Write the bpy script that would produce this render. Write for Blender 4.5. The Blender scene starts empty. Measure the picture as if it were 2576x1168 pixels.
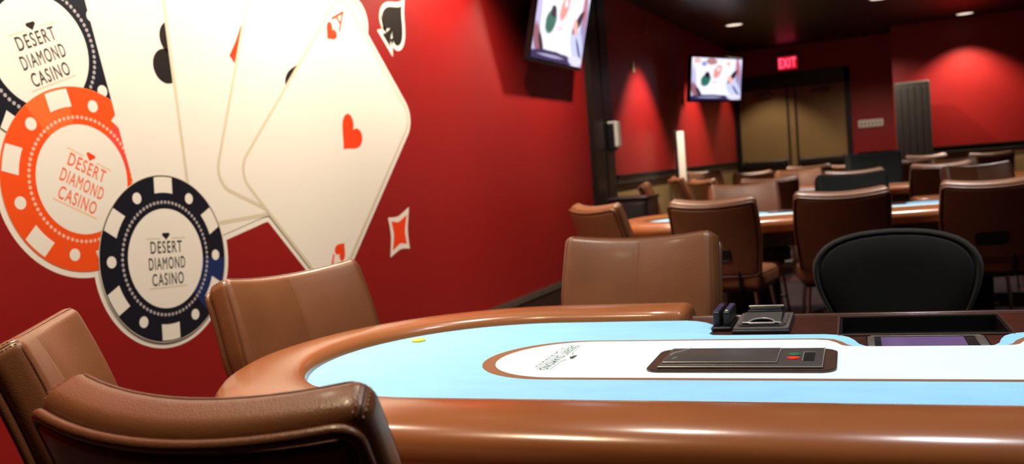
import bpy, bmesh, math, random
from mathutils import Vector, Matrix
random.seed(7)
PI = math.pi
SC = bpy.context.scene
COL = SC.collection
rad = math.radians

# ------------------------------------------------------------------ materials
def new_mat(name):
    m = bpy.data.materials.new(name); m.use_nodes = True
    nt = m.node_tree; b = nt.nodes['Principled BSDF']
    return m, nt, b

def mat(name, col, rough=0.5, metal=0.0, noise=0.0, nscale=8.0, bump=0.0, bscale=200.0, btype='noise',
        coat=0.0, spec=0.5, emis=None, estr=0.0, sheen=0.0, stretch=None):
    m, nt, b = new_mat(name)
    b.inputs['Base Color'].default_value = (*col, 1)
    b.inputs['Roughness'].default_value = rough
    b.inputs['Metallic'].default_value = metal
    b.inputs['Specular IOR Level'].default_value = spec
    b.inputs['Coat Weight'].default_value = coat
    b.inputs['Coat Roughness'].default_value = 0.15
    b.inputs['Sheen Weight'].default_value = sheen
    tc = nt.nodes.new('ShaderNodeTexCoord')
    vec = tc.outputs['Object']
    if stretch:
        mp = nt.nodes.new('ShaderNodeMapping'); mp.inputs['Scale'].default_value = stretch
        nt.links.new(vec, mp.inputs['Vector']); vec = mp.outputs['Vector']
    if noise > 0:
        n = nt.nodes.new('ShaderNodeTexNoise'); n.inputs['Scale'].default_value = nscale
        n.inputs['Detail'].default_value = 5
        nt.links.new(vec, n.inputs['Vector'])
        r = nt.nodes.new('ShaderNodeMapRange')
        r.inputs['To Min'].default_value = 1 - noise; r.inputs['To Max'].default_value = 1 + noise
        r.inputs['From Min'].default_value = 0.3; r.inputs['From Max'].default_value = 0.7
        nt.links.new(n.outputs['Fac'], r.inputs['Value'])
        mx = nt.nodes.new('ShaderNodeMix'); mx.data_type = 'RGBA'; mx.blend_type = 'MULTIPLY'
        mx.inputs['Factor'].default_value = 1
        mx.inputs[6].default_value = (*col, 1)
        nt.links.new(r.outputs['Result'], mx.inputs[7])
        nt.links.new(mx.outputs[2], b.inputs['Base Color'])
    if bump > 0:
        if btype == 'voronoi':
            t = nt.nodes.new('ShaderNodeTexVoronoi'); t.feature = 'SMOOTH_F1'; out = t.outputs['Distance']
        else:
            t = nt.nodes.new('ShaderNodeTexNoise'); t.inputs['Detail'].default_value = 4; out = t.outputs['Fac']
        t.inputs['Scale'].default_value = bscale
        nt.links.new(vec, t.inputs['Vector'])
        bp = nt.nodes.new('ShaderNodeBump'); bp.inputs['Strength'].default_value = bump
        bp.inputs['Distance'].default_value = 0.002
        nt.links.new(out, bp.inputs['Height']); nt.links.new(bp.outputs['Normal'], b.inputs['Normal'])
    if emis:
        b.inputs['Emission Color'].default_value = (*emis, 1)
        b.inputs['Emission Strength'].default_value = estr
    return m

def srgb(r, g, b):
    f = lambda c: (c/255/12.92) if c/255 <= 0.04045 else ((c/255+0.055)/1.055)**2.4
    return (f(r), f(g), f(b))

M = {}
M['wall_red'] = mat('wall_red_paint', (0.275, 0.0055, 0.0050), 0.47, noise=0.03, nscale=3, bump=0.12, bscale=260)
M['wall_tan'] = mat('wainscot_tan_paint', (0.27, 0.175, 0.068), 0.6, noise=0.05, nscale=4, bump=0.1, bscale=200)
M['trim'] = mat('trim_dark_stain', (0.008, 0.0055, 0.005), 0.4, noise=0.2, nscale=12)
M['baseboard'] = mat('baseboard_brown', (0.035, 0.016, 0.010), 0.4, noise=0.15, nscale=9)
M['molding'] = mat('molding_grey_brown', (0.040, 0.027, 0.018), 0.4, noise=0.15, nscale=9)
M['ceiling'] = mat('ceiling_black_paint', (0.006, 0.004, 0.0045), 0.38, noise=0.1, nscale=5)
M['white'] = mat('decal_white', (0.84, 0.80, 0.74), 0.42)
M['tanline'] = mat('decal_tan_line', (0.66, 0.59, 0.45), 0.45)
M['navy'] = mat('decal_navy', (0.008, 0.009, 0.018), 0.38)
M['navy_blue'] = mat('decal_blue_wedge', (0.013, 0.030, 0.120), 0.38)
M['orange'] = mat('decal_orange', (0.88, 0.085, 0.010), 0.4)
M['orange_lt'] = mat('decal_orange_light', (0.90, 0.145, 0.030), 0.4)
M['orange_pk'] = mat('decal_orange_pink', (0.85, 0.075, 0.055), 0.4)
M['bead_grey'] = mat('decal_bead_grey', (0.42, 0.39, 0.42), 0.4)
M['bead_peach'] = mat('decal_bead_peach', (0.85, 0.48, 0.36), 0.4)
M['pip_red'] = mat('decal_pip_red', (0.86, 0.055, 0.010), 0.4)
M['pip_black'] = mat('decal_pip_black', (0.016, 0.012, 0.011), 0.4)
M['txt_dark'] = mat('decal_text_dark', (0.035, 0.030, 0.022), 0.4)
M['txt_orange'] = mat('decal_text_orange', (0.85, 0.16, 0.06), 0.4)
M['peach_line'] = mat('decal_line_peach', (0.85, 0.55, 0.36), 0.4)
M['leather'] = mat('brown_leather', (0.215, 0.084, 0.035), 0.34, noise=0.10, nscale=7, bump=0.22, bscale=520, btype='voronoi', coat=0.10)
M['leather_pipe'] = mat('brown_leather_piping', (0.165, 0.062, 0.027), 0.34, noise=0.08, nscale=9, bump=0.25, bscale=480, btype='voronoi', coat=0.12)
M['stitch'] = mat('tan_thread', (0.30, 0.15, 0.08), 0.6)
M['seam'] = mat('dark_seam', (0.040, 0.014, 0.008), 0.6)
M['rail'] = mat('brown_vinyl_rail', (0.33, 0.112, 0.038), 0.24, noise=0.06, nscale=5, bump=0.25, bscale=9, coat=0.25)
M['felt'] = mat('blue_speed_cloth', (0.29, 0.66, 1.0), 0.75, noise=0.05, nscale=9, stretch=(1.0, 2.2, 1), bump=0.1, bscale=900)
M['felt_white'] = mat('white_print_on_cloth', (0.70, 0.94, 0.98), 0.75, noise=0.015, nscale=9)
M['felt_brown'] = mat('brown_print_on_cloth', (0.27, 0.105, 0.045), 0.75)
M['felt_text'] = mat('grey_green_print', (0.05, 0.07, 0.06), 0.75)
M['wood'] = mat('dark_walnut', (0.060, 0.021, 0.013), 0.26, noise=0.30, nscale=24, stretch=(1, 6, 1), coat=0.3)
M['apron'] = mat('apron_black_brown', (0.012, 0.007, 0.006), 0.45)
M['black_plastic'] = mat('black_plastic', (0.012, 0.012, 0.014), 0.35, noise=0.1, nscale=30)
M['blue_plastic'] = mat('blue_black_plastic', (0.035, 0.032, 0.085), 0.35)
M['black_metal'] = mat('black_metal', (0.020, 0.020, 0.022), 0.35, metal=0.6)
M['steel'] = mat('brushed_dark_steel', (0.105, 0.095, 0.092), 0.30, metal=0.35, noise=0.12, nscale=30, stretch=(1, 14, 1))
M['steel_lt'] = mat('worn_bright_steel', (0.46, 0.44, 0.40), 0.28, metal=0.35)
M['plate_grey'] = mat('grey_bronze_plate', (0.15, 0.13, 0.115), 0.38, metal=0.3, noise=0.15, nscale=40)
M['bezel'] = mat('bronze_bezel', (0.085, 0.043, 0.030), 0.35, metal=0.2, noise=0.15, nscale=40)
M['chrome'] = mat('satin_chrome', (0.50, 0.47, 0.42), 0.25, metal=1.0)
M['fabric'] = mat('green_black_fabric', (0.0095, 0.0105, 0.009), 0.85, noise=0.15, nscale=60, bump=0.3, bscale=900, sheen=0.06)
M['fabric_rim'] = mat('green_black_rim', (0.024, 0.025, 0.020), 0.75, noise=0.15, nscale=60, bump=0.3, bscale=900, sheen=0.12)
M['green'] = mat('dark_green_fabric', (0.0035, 0.0062, 0.005), 0.8, noise=0.15, nscale=40, bump=0.3, bscale=700, sheen=0.0)
M['yellow'] = mat('yellow_button', (0.85, 0.66, 0.02), 0.4)
M['red_btn'] = mat('red_button', (0.75, 0.03, 0.01), 0.4)
M['green_btn'] = mat('green_button', (0.01, 0.16, 0.08), 0.4)
M['led'] = mat('yellow_green_led', (0.3, 0.6, 0.1), 0.4, emis=(0.5, 1.0, 0.2), estr=0.8)
M['display'] = mat('purple_screen', (0.02, 0.015, 0.03), 0.12, noise=0.2, nscale=6, emis=(0.155, 0.092, 0.23), estr=0.65)
M['door'] = mat('door_tan_paint', (0.22, 0.135, 0.048), 0.5, noise=0.05, nscale=3)
M['grey_cab'] = mat('grey_fabric_panel', (0.042, 0.036, 0.032), 0.7, noise=0.15, nscale=6, stretch=(6, 6, 0.5))
M['plastic_white'] = mat('white_plastic', (0.80, 0.77, 0.70), 0.35)
M['beige_plastic'] = mat('beige_plastic', (0.52, 0.40, 0.24), 0.4)
M['tv_black'] = mat('tv_black', (0.010, 0.009, 0.010), 0.3)
M['lamp'] = mat('lamp_lens', (0.9, 0.9, 0.85), 0.4, emis=(1.0, 0.84, 0.68), estr=0.85)
M['lamp_ring'] = mat('lamp_ring', (0.30, 0.28, 0.26), 0.4)
M['exit_red'] = mat('exit_letters', (0.4, 0.01, 0.02), 0.4, emis=(1.0, 0.10, 0.20), estr=1.2)
M['exit_face'] = mat('exit_face', (0.25, 0.01, 0.015), 0.4, emis=(0.9, 0.008, 0.03), estr=0.5)
M['exit_box'] = mat('exit_housing', (0.20, 0.12, 0.11), 0.4)
M['strobe'] = mat('red_strobe', (0.25, 0.04, 0.03), 0.4)
M['plate_mark'] = mat('plate_marks', (0.25, 0.20, 0.15), 0.5)

# patterned carpet
def carpet():
    m, nt, b = new_mat('patterned_carpet')
    tc = nt.nodes.new('ShaderNodeTexCoord')
    v = nt.nodes.new('ShaderNodeTexVoronoi'); v.inputs['Scale'].default_value = 2.6
    n = nt.nodes.new('ShaderNodeTexNoise'); n.inputs['Scale'].default_value = 5
    nt.links.new(tc.outputs['Object'], v.inputs['Vector']); nt.links.new(tc.outputs['Object'], n.inputs['Vector'])
    r = nt.nodes.new('ShaderNodeValToRGB')
    e = r.color_ramp.elements
    e[0].position = 0.0; e[0].color = (0.14, 0.030, 0.004, 1)
    e[1].position = 0.42; e[1].color = (0.018, 0.004, 0.004, 1)
    x = e.new(0.22); x.color = (0.06, 0.008, 0.004, 1)
    nt.links.new(v.outputs['Distance'], r.inputs['Fac'])
    nt.links.new(r.outputs['Color'], b.inputs['Base Color'])
    b.inputs['Roughness'].default_value = 0.95
    return m
M['carpet'] = carpet()

# picture on the televisions: soft blobs of a broadcast card game
def tv_picture():
    m, nt, b = new_mat('tv_picture')
    L = nt.links
    tc = nt.nodes.new('ShaderNodeTexCoord')
    sep = nt.nodes.new('ShaderNodeSeparateXYZ'); L.new(tc.outputs['Generated'], sep.inputs[0])
    U, V = sep.outputs['X'], sep.outputs['Z']
    def mth(op, a, bb=None):
        n = nt.nodes.new('ShaderNodeMath'); n.operation = op
        for i, s in enumerate((a, bb)):
            if s is None: continue
            if isinstance(s, (int, float)): n.inputs[i].default_value = s
            else: L.new(s, n.inputs[i])
        return n.outputs[0]
    nz = nt.nodes.new('ShaderNodeTexNoise'); nz.inputs['Scale'].default_value = 6
    L.new(tc.outputs['Generated'], nz.inputs['Vector'])
    wob = mth('MULTIPLY', mth('SUBTRACT', nz.outputs['Fac'], 0.5), 0.6)
    cur = None
    def layer(col, cx, cy, rx, ry, rot=0.0, soft=0.5):
        nonlocal cur
        du = mth('SUBTRACT', U, cx); dv = mth('SUBTRACT', V, cy)
        c, s = math.cos(rot), math.sin(rot)
        a = mth('ADD', mth('MULTIPLY', du, c/rx), mth('MULTIPLY', dv, s/rx))
        d = mth('ADD', mth('MULTIPLY', du, -s/ry), mth('MULTIPLY', dv, c/ry))
        r2 = mth('ADD', mth('MULTIPLY', a, a), mth('MULTIPLY', d, d))
        r2 = mth('ADD', r2, wob)
        mr = nt.nodes.new('ShaderNodeMapRange'); mr.interpolation_type = 'SMOOTHSTEP'
        L.new(r2, mr.inputs['Value'])
        mr.inputs['From Min'].default_value = 1 - soft; mr.inputs['From Max'].default_value = 1 + soft
        mr.inputs['To Min'].default_value = 1; mr.inputs['To Max'].default_value = 0
        mx = nt.nodes.new('ShaderNodeMix'); mx.data_type = 'RGBA'
        L.new(mr.outputs['Result'], mx.inputs['Factor'])
        if cur is None: mx.inputs[6].default_value = (0.86, 0.86, 1.0, 1)
        else: L.new(cur, mx.inputs[6])
        mx.inputs[7].default_value = (*col, 1)
        cur = mx.outputs[2]
    layer((0.55, 0.50, 0.75), 0.03, 0.35, 0.06, 0.45)
    layer((0.30, 0.12, 0.16), 0.07, 0.22, 0.07, 0.20, 0.3)
    layer((0.03, 0.02, 0.03), 0.14, 0.18, 0.035, 0.13, 0.4)
    layer((0.75, 0.45, 0.40), 0.10, 0.93, 0.07, 0.06)
    layer((0.45, 0.20, 0.20), 0.38, 0.92, 0.11, 0.08)
    layer((0.25, 0.30, 0.65), 0.23, 0.86, 0.05, 0.06)
    layer((0.75, 0.30, 0.25), 0.50, 0.68, 0.07, 0.17, -0.3)
    layer((0.90, 0.80, 0.85), 0.52, 0.74, 0.03, 0.05)
    layer((0.85, 0.40, 0.15), 0.72, 0.88, 0.03, 0.05)
    layer((0.02, 0.15, 0.11), 0.27, 0.47, 0.095, 0.15, -0.3, 0.3)
    layer((0.015, 0.01, 0.02), 0.30, 0.60, 0.05, 0.07, 0, 0.3)
    layer((0.78, 0.62, 0.95), 0.45, 0.42, 0.06, 0.03)
    layer((0.30, 0.28, 0.50), 0.94, 0.50, 0.07, 0.55, 0.05)
    layer((0.60, 0.12, 0.12), 0.92, 0.78, 0.025, 0.28, 0.1)
    layer((0.55, 0.60, 0.90), 0.84, 0.27, 0.13, 0.26, 0.4)
    layer((0.02, 0.012, 0.02), 0.81, 0.56, 0.05, 0.19, -0.5, 0.3)
    layer((0.85, 0.45, 0.38), 0.77, 0.49, 0.045, 0.11, 0.25, 0.4)
    layer((0.12, 0.10, 0.25), 0.89, 0.22, 0.025, 0.16, 0.5)
    layer((0.025, 0.022, 0.09), 0.36, 0.04, 0.46, 0.085, 0, 0.25)
    layer((0.35, 0.34, 0.55), 0.36, 0.06, 0.24, 0.02, 0, 0.5)
    layer((0.72, 0.70, 0.95), 0.86, 0.07, 0.15, 0.06, 0, 0.4)
    b.inputs['Base Color'].default_value = (0.01, 0.01, 0.012, 1)
    b.inputs['Roughness'].default_value = 0.3
    L.new(cur, b.inputs['Emission Color']); b.inputs['Emission Strength'].default_value = 0.85
    return m
M['tv'] = tv_picture()

# ------------------------------------------------------------------ object helpers
def link(o, parent=None):
    COL.objects.link(o)
    if parent is not None: o.parent = parent
    return o

def tag(o, label, cat, group=None):
    o['label'] = label; o['category'] = cat
    if group: o['group'] = group
    return o

def thing(name, label, cat, loc=(0, 0, 0), rz=0.0, group=None):
    o = bpy.data.objects.new(name, None); link(o)
    o.location = loc; o.rotation_euler = (0, 0, rz)
    o.empty_display_size = 0.1
    return tag(o, label, cat, group)

class MB:
    """collects geometry, then makes ONE mesh object"""
    def __init__(s): s.v = []; s.f = []; s.m = []
    def add(s, vs, fs, mi=0):
        o = len(s.v); s.v += [tuple(p) for p in vs]
        for f in fs: s.f.append(tuple(i+o for i in f)); s.m.append(mi)
        return s
    def box(s, x0, x1, y0, y1, z0, z1, mi=0):
        v = [(x, y, z) for z in (z0, z1) for y in (y0, y1) for x in (x0, x1)]
        return s.add(v, [(0, 2, 3, 1), (4, 5, 7, 6), (0, 1, 5, 4), (2, 6, 7, 3), (0, 4, 6, 2), (1, 3, 7, 5)], mi)
    def rbox(s, c, size, r=0.01, n=3, mi=0, fn=None):
        """rounded box centred at c"""
        vs, fs = rounded_box(size, r, n)
        vs = [Vector(p)+Vector(c) for p in vs]
        if fn: vs = [fn(p) for p in vs]
        return s.add(vs, fs, mi)
    def tube(s, pts, r, n=8, mi=0, closed=False):
        pts = [Vector(p) for p in pts]; N = len(pts); vs = []; fs = []
        up = None
        for i, p in enumerate(pts):
            a = pts[i-1] if (i > 0 or closed) else pts[i]
            b = pts[(i+1) % N] if (i < N-1 or closed) else pts[i]
            t = (b-a).normalized()
            if up is None:
                up = t.orthogonal().normalized()
            up = (up - t*up.dot(t)).normalized(); w = t.cross(up)
            rr = r[i] if isinstance(r, (list, tuple)) else r
            for k in range(n):
                a_ = 2*PI*k/n
                vs.append(p + up*math.cos(a_)*rr + w*math.sin(a_)*rr)
        for i in range(N if closed else N-1):
            j = (i+1) % N
            for k in range(n):
                k2 = (k+1) % n
                fs.append((i*n+k, i*n+k2, j*n+k2, j*n+k))
        if not closed:
            fs.append(tuple(range(n))[::-1]); fs.append(tuple((N-1)*n+k for k in range(n)))
        return s.add(vs, fs, mi)
    def cyl(s, c, r0, r1, z0, z1, n=24, mi=0):
        vs = [(c[0]+r0*math.cos(2*PI*k/n), c[1]+r0*math.sin(2*PI*k/n), z0) for k in range(n)]
        vs += [(c[0]+r1*math.cos(2*PI*k/n), c[1]+r1*math.sin(2*PI*k/n), z1) for k in range(n)]
        fs = [(k, (k+1) % n, n+(k+1) % n, n+k) for k in range(n)]
        fs += [tuple(range(n))[::-1], tuple(range(n, 2*n))]
        return s.add(vs, fs, mi)
    def lathe(s, prof, n=32, c=(0, 0, 0), mi=0):
        vs = []; fs = []
        for r, z in prof:
            for k in range(n):
                vs.append((c[0]+r*math.cos(2*PI*k/n), c[1]+r*math.sin(2*PI*k/n), c[2]+z))
        for i in range(len(prof)-1):
            for k in range(n):
                k2 = (k+1) % n
                fs.append((i*n+k, i*n+k2, (i+1)*n+k2, (i+1)*n+k))
        fs.append(tuple(range(n))[::-1]); fs.append(tuple((len(prof)-1)*n+k for k in range(n)))
        return s.add(vs, fs, mi)
    def prism(s, poly, z0, z1, mi=0):
        """vertical extrusion of a 2D polygon (may be concave)"""
        n = len(poly)
        vs = [(x, y, z0) for x, y in poly]+[(x, y, z1) for x, y in poly]
        fs = [(k, (k+1) % n, n+(k+1) % n, n+k) for k in range(n)]
        fs += [tuple(range(n))[::-1], tuple(range(n, 2*n))]
        return s.add(vs, fs, mi)
    def build(s, name, mats, parent=None, smooth=True, auto=None):
        me = bpy.data.meshes.new(name)
        me.from_pydata(s.v, [], s.f)
        if not isinstance(mats, (list, tuple)): mats = [mats]
        for m in mats: me.materials.append(m)
        for p, mi in zip(me.polygons, s.m): p.material_index = mi
        me.update()
        bm = bmesh.new(); bm.from_mesh(me)
        bmesh.ops.recalc_face_normals(bm, faces=bm.faces) if auto != 'keep' else None
        if smooth:
            for f in bm.faces: f.smooth = True
            for e in bm.edges:
                if len(e.link_faces) == 2 and e.calc_face_angle(0) > rad(38): e.smooth = False
        bm.to_mesh(me); bm.free()
        o = bpy.data.objects.new(name, me)
        return link(o, parent)

def cube_grid(xs, ys, zs):
    """surface grid of a cube with given subdivision coordinates in [-1,1]"""
    idx = {}; vs = []; fs = []
    def vid(p):
        k = tuple(round(c, 6) for c in p)
        if k not in idx: idx[k] = len(vs); vs.append(p)
        return idx[k]
    def face(fix, val, A, B, mk):
        for i in range(len(A)-1):
            for j in range(len(B)-1):
                q = [mk(A[i], B[j]), mk(A[i+1], B[j]), mk(A[i+1], B[j+1]), mk(A[i], B[j+1])]
                fs.append(tuple(vid(p) for p in q))
    for v in (-1, 1):
        face(0, v, ys, zs, lambda a, b: (v, a, b))
        face(1, v, xs, zs, lambda a, b: (a, v, b))
        face(2, v, xs, ys, lambda a, b: (a, b, v))
    return vs, fs

def rb_coords(h, r, n, inner):
    """1D coordinates from -h to h with n steps in each rounded end and given inner values"""
    e = [h - r + r*math.tan(k/n*PI/4) for k in range(n+1)]
    return [-x for x in e[::-1]] + list(inner) + e

def round_pt(p, half, r):
    q = [max(-(h-r), min(h-r, c)) for c, h in zip(p, half)]
    d = Vector(p)-Vector(q)
    if d.length < 1e-9: return Vector(p)
    m = max(abs(c) for c in d)
    return Vector(q)+d.normalized()*r*(m/r if m < r-1e-9 else 1)

def rounded_box(size, r, n=3, inner=((), (), ())):
    half = [s/2 for s in size]
    r = min(r, min(half)*0.999)
    cs = [rb_coords(h, r, n, i) for h, i in zip(half, inner)]
    vs, fs = cube_grid([c for c in cs[0]], [c for c in cs[1]], [c for c in cs[2]]) if False else _grid(cs, half)
    return [round_pt(p, half, r) for p in vs], fs

def _grid(cs, half):
    idx = {}; vs = []; fs = []
    def vid(p):
        k = tuple(round(c, 7) for c in p)
        if k not in idx: idx[k] = len(vs); vs.append(p)
        return idx[k]
    X, Y, Z = cs
    for s in (-1, 1):
        x = s*half[0]
        for i in range(len(Y)-1):
            for j in range(len(Z)-1):
                fs.append(tuple(vid(p) for p in ((x, Y[i], Z[j]), (x, Y[i+1], Z[j]), (x, Y[i+1], Z[j+1]), (x, Y[i], Z[j+1]))))
        y = s*half[1]
        for i in range(len(X)-1):
            for j in range(len(Z)-1):
                fs.append(tuple(vid(p) for p in ((X[i], y, Z[j]), (X[i+1], y, Z[j]), (X[i+1], y, Z[j+1]), (X[i], y, Z[j+1]))))
        z = s*half[2]
        for i in range(len(X)-1):
            for j in range(len(Y)-1):
                fs.append(tuple(vid(p) for p in ((X[i], Y[j], z), (X[i+1], Y[j], z), (X[i+1], Y[j+1], z), (X[i], Y[j+1], z))))
    return vs, fs

def struct(o): o['kind'] = 'structure'; return o

def dup(root, loc, rz, label, group=None, scale=None, name=None):
    r = root.copy(); COL.objects.link(r); r.location = loc; r.rotation_euler = (0, 0, rz)
    r['label'] = label
    if group: r['group'] = group
    if scale: r.scale = scale
    for ch in list(root.children):
        c = ch.copy(); COL.objects.link(c); c.parent = r
        for g in list(ch.children):
            d = g.copy(); COL.objects.link(d); d.parent = c
    return r

# ------------------------------------------------------------------ 2D shapes
def text2d(s, bold=0.0):
    """filled flat lettering, normalised to a box of width 1 and height 1 centred on 0"""
    cu = bpy.data.curves.new('lettering', 'FONT'); cu.body = s; cu.bevel_depth = bold; cu.bevel_resolution = 0
    cu.resolution_u = 4; cu.space_character = 1.18
    o = bpy.data.objects.new('lettering', cu); COL.objects.link(o)
    bpy.context.view_layer.update()
    dg = bpy.context.evaluated_depsgraph_get()
    me = bpy.data.meshes.new_from_object(o.evaluated_get(dg))
    vs = [(v.co.x, v.co.y) for v in me.vertices]; fs = [tuple(p.vertices) for p in me.polygons if bold == 0 or sum(me.vertices[i].co.z for i in p.vertices) > 1e-6]
    bpy.data.objects.remove(o); bpy.data.curves.remove(cu); bpy.data.meshes.remove(me)
    x0 = min(p[0] for p in vs); x1 = max(p[0] for p in vs); y0 = min(p[1] for p in vs); y1 = max(p[1] for p in vs)
    return [((x-x0)/(x1-x0)-0.5, (y-y0)/(y1-y0)-0.5) for x, y in vs], fs

def round_rect(w, h, r, n=8):
    P = []
    for cx, cy, a0 in ((w/2-r, h/2-r, 0), (-w/2+r, h/2-r, PI/2), (-w/2+r, -h/2+r, PI), (w/2-r, -h/2+r, 1.5*PI)):
        for k in range(n+1):
            a = a0+PI/2*k/n; P.append((cx+r*math.cos(a), cy+r*math.sin(a)))
    return P

def circle(r, n=64): return [(r*math.cos(2*PI*k/n), r*math.sin(2*PI*k/n)) for k in range(n)]

def bez(p0, p1, p2, p3, n=10):
    return [tuple((1-t)**3*a+3*(1-t)**2*t*b+3*(1-t)*t*t*c+t**3*d for a, b, c, d in zip(p0, p1, p2, p3)) for t in [k/n for k in range(n)]]

def heart():      # unit size, up = +y
    R = bez((0, 0.22), (0.06, 0.52), (0.52, 0.56), (0.50, 0.16)) + bez((0.50, 0.16), (0.48, -0.10), (0.12, -0.30), (0, -0.52))
    return [(-x, y) for x, y in R[::-1]][:-1] + R if False else R + [(0, -0.52)] + [(-x, y) for x, y in R[::-1]][:-1]
def spade():
    R = bez((0, 0.55), (0.10, 0.30), (0.47, 0.14), (0.47, -0.14)) + bez((0.47, -0.14), (0.46, -0.42), (0.12, -0.42), (0.05, -0.20)) \
        + bez((0.05, -0.20), (0.07, -0.36), (0.12, -0.46), (0.20, -0.55), 5) + [(0.20, -0.55)]
    return R + [(-x, y) for x, y in R[::-1]][:-1]
def club_parts():
    c = circle(0.25, 28)
    return [[(x, y+0.25) for x, y in c], [(x-0.25, y-0.12) for x, y in c], [(x+0.25, y-0.12) for x, y in c],
            [(0.05, 0.05), (0.2, -0.52), (-0.2, -0.52), (-0.05, 0.05)]]
def diamond(w=0.72, h=1.0, cave=0.12):
    c = [(0, h/2), (-w/2, 0), (0, -h/2), (w/2, 0)]; P = []
    for i in range(4):
        a, b = c[i], c[(i+1) % 4]
        for k in range(6):
            t = k/6; x = a[0]*(1-t)+b[0]*t; y = a[1]*(1-t)+b[1]*t
            f = 1-cave*4*t*(1-t)*0.5; P.append((x*f, y*f))
    return P
def offset_poly(P, d):
    n = len(P); out = []
    area = sum(P[i][0]*P[(i+1) % n][1]-P[(i+1) % n][0]*P[i][1] for i in range(n))
    sg = 1 if area > 0 else -1
    for i in range(n):
        a = Vector(P[i-1]); b = Vector(P[i]); c = Vector(P[(i+1) % n])
        t1 = (b-a); t2 = (c-b)
        if t1.length < 1e-9 or t2.length < 1e-9: out.append(tuple(b)); continue
        t1.normalize(); t2.normalize()
        n1 = Vector((t1.y, -t1.x))*sg; n2 = Vector((t2.y, -t2.x))*sg
        nn = n1+n2
        if nn.length < 1e-6: nn = n1
        nn.normalize(); k = 1/max(0.5, nn.dot(n1))
        out.append(tuple(b+nn*d*k))
    return out

# ================================================================== THE SETTING
CEIL = 3.03
RX, RY0 = 8.0, -3.5
def wall_mesh(name, segs, mats, parent=None):
    mb = MB()
    for b, mi in segs: mb.box(*b, mi)
    return struct(mb.build(name, mats, parent, smooth=False))

wall_mesh('floor', [((-0.1, RX+0.1, RY0-0.1, 17.1, -0.08, 0.0), 0)], M['carpet'])
wall_mesh('ceiling', [((-0.1, RX+0.1, RY0-0.1, 17.1, CEIL, CEIL+0.1), 0)], M['ceiling'])
wall_mesh('wall_left', [((-0.1, 0, RY0, 9.28, 0, CEIL), 0), ((-0.1, 0, 9.28, 17.0, 1.0, CEIL), 0), ((-0.1, 0, 9.28, 17.0, 0, 1.0), 1)],
          [M['wall_red'], M['wall_tan']])
wall_mesh('wall_far', [((0, 0.0, 16.9, 17.0, 0, CEIL), 0), ((1.965, 2.66, 16.9, 17.0, 1.0, CEIL), 0), ((1.965, 2.66, 16.9, 17.0, 0, 1.0), 1),
                       ((0, 1.965, 16.9, 17.0, 2.56, CEIL), 0)], [M['wall_red'], M['wall_tan']])
wall_mesh('wall_far_right', [((2.66, RX, 15.95, 17.0, 1.0, CEIL), 0), ((2.66, RX, 15.95, 17.0, 0, 1.0), 1)], [M['wall_red'], M['wall_tan']])
wall_mesh('wall_right', [((RX, RX+0.1, RY0, 17.0, 0, CEIL), 0)], M['wall_red'])
wall_mesh('wall_back', [((0, RX, RY0-0.1, RY0, 0, CEIL), 0)], M['wall_red'])

# skirting along the mural wall
mb = MB(); mb.box(0, 0.022, RY0, 8.58, 0, 0.145)
o = struct(mb.build('baseboard_left', M['baseboard'], smooth=False))
mb = MB()
prof = [(0, 0.145), (0.026, 0.145), (0.026, 0.158), (0.019, 0.166), (0.019, 0.176), (0.012, 0.186), (0.006, 0.198), (0, 0.198)]
n = len(prof)
mb.add([(x, RY0, z) for x, z in prof]+[(x, 8.58, z) for x, z in prof],
       [(k, (k+1) % n, n+(k+1) % n, n+k) for k in range(n)]+[tuple(range(n)), tuple(range(n, 2*n))[::-1]])
mb.build('baseboard_cap', M['molding'], o, smooth=False)

# chair rails
def rail_profile(name, p0, p1, nrm, z0=0.965, z1=1.075):
    mb = MB(); d = Vector(nrm)
    pr = [(0, z0), (0.02, z0), (0.03, z0+0.015), (0.022, z0+0.04), (0.022, z1-0.035), (0.04, z1-0.02), (0.04, z1), (0, z1)]
    A = [(p0[0]+d.x*t, p0[1]+d.y*t, z) for t, z in pr]; B = [(p1[0]+d.x*t, p1[1]+d.y*t, z) for t, z in pr]
    n = len(pr)
    mb.add(A+B, [(k, (k+1) % n, n+(k+1) % n, n+k) for k in range(n)]+[tuple(range(n)), tuple(range(n, 2*n))[::-1]])
    return struct(mb.build(name, M['trim'], smooth=False))
rail_profile('trim_1', (0, 9.36), (0, 16.86), (1, 0))
rail_profile('trim_2', (2.03, 16.9), (2.66, 16.9), (0, -1))
rail_profile('trim_3', (2.66, 15.95), (RX, 15.95), (0, -1))
mb = MB(); mb.box(0, 0.06, 8.60, 8.90, 0, CEIL); struct(mb.build('trim_4', M['trim'], smooth=False))
mb = MB(); mb.box(0, 0.05, 8.99, 9.24, 0, CEIL); struct(mb.build('trim_5', M['trim'], smooth=False))
mb = MB(); mb.box(0, 0.02, 9.31, 9.355, 0, CEIL); struct(mb.build('trim_6', M['trim'], smooth=False))
mb = MB(); mb.box(-0.0, 0.03, 16.80, 16.9, 0, 2.56); struct(mb.build('trim_7', M['trim'], smooth=False))

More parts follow.
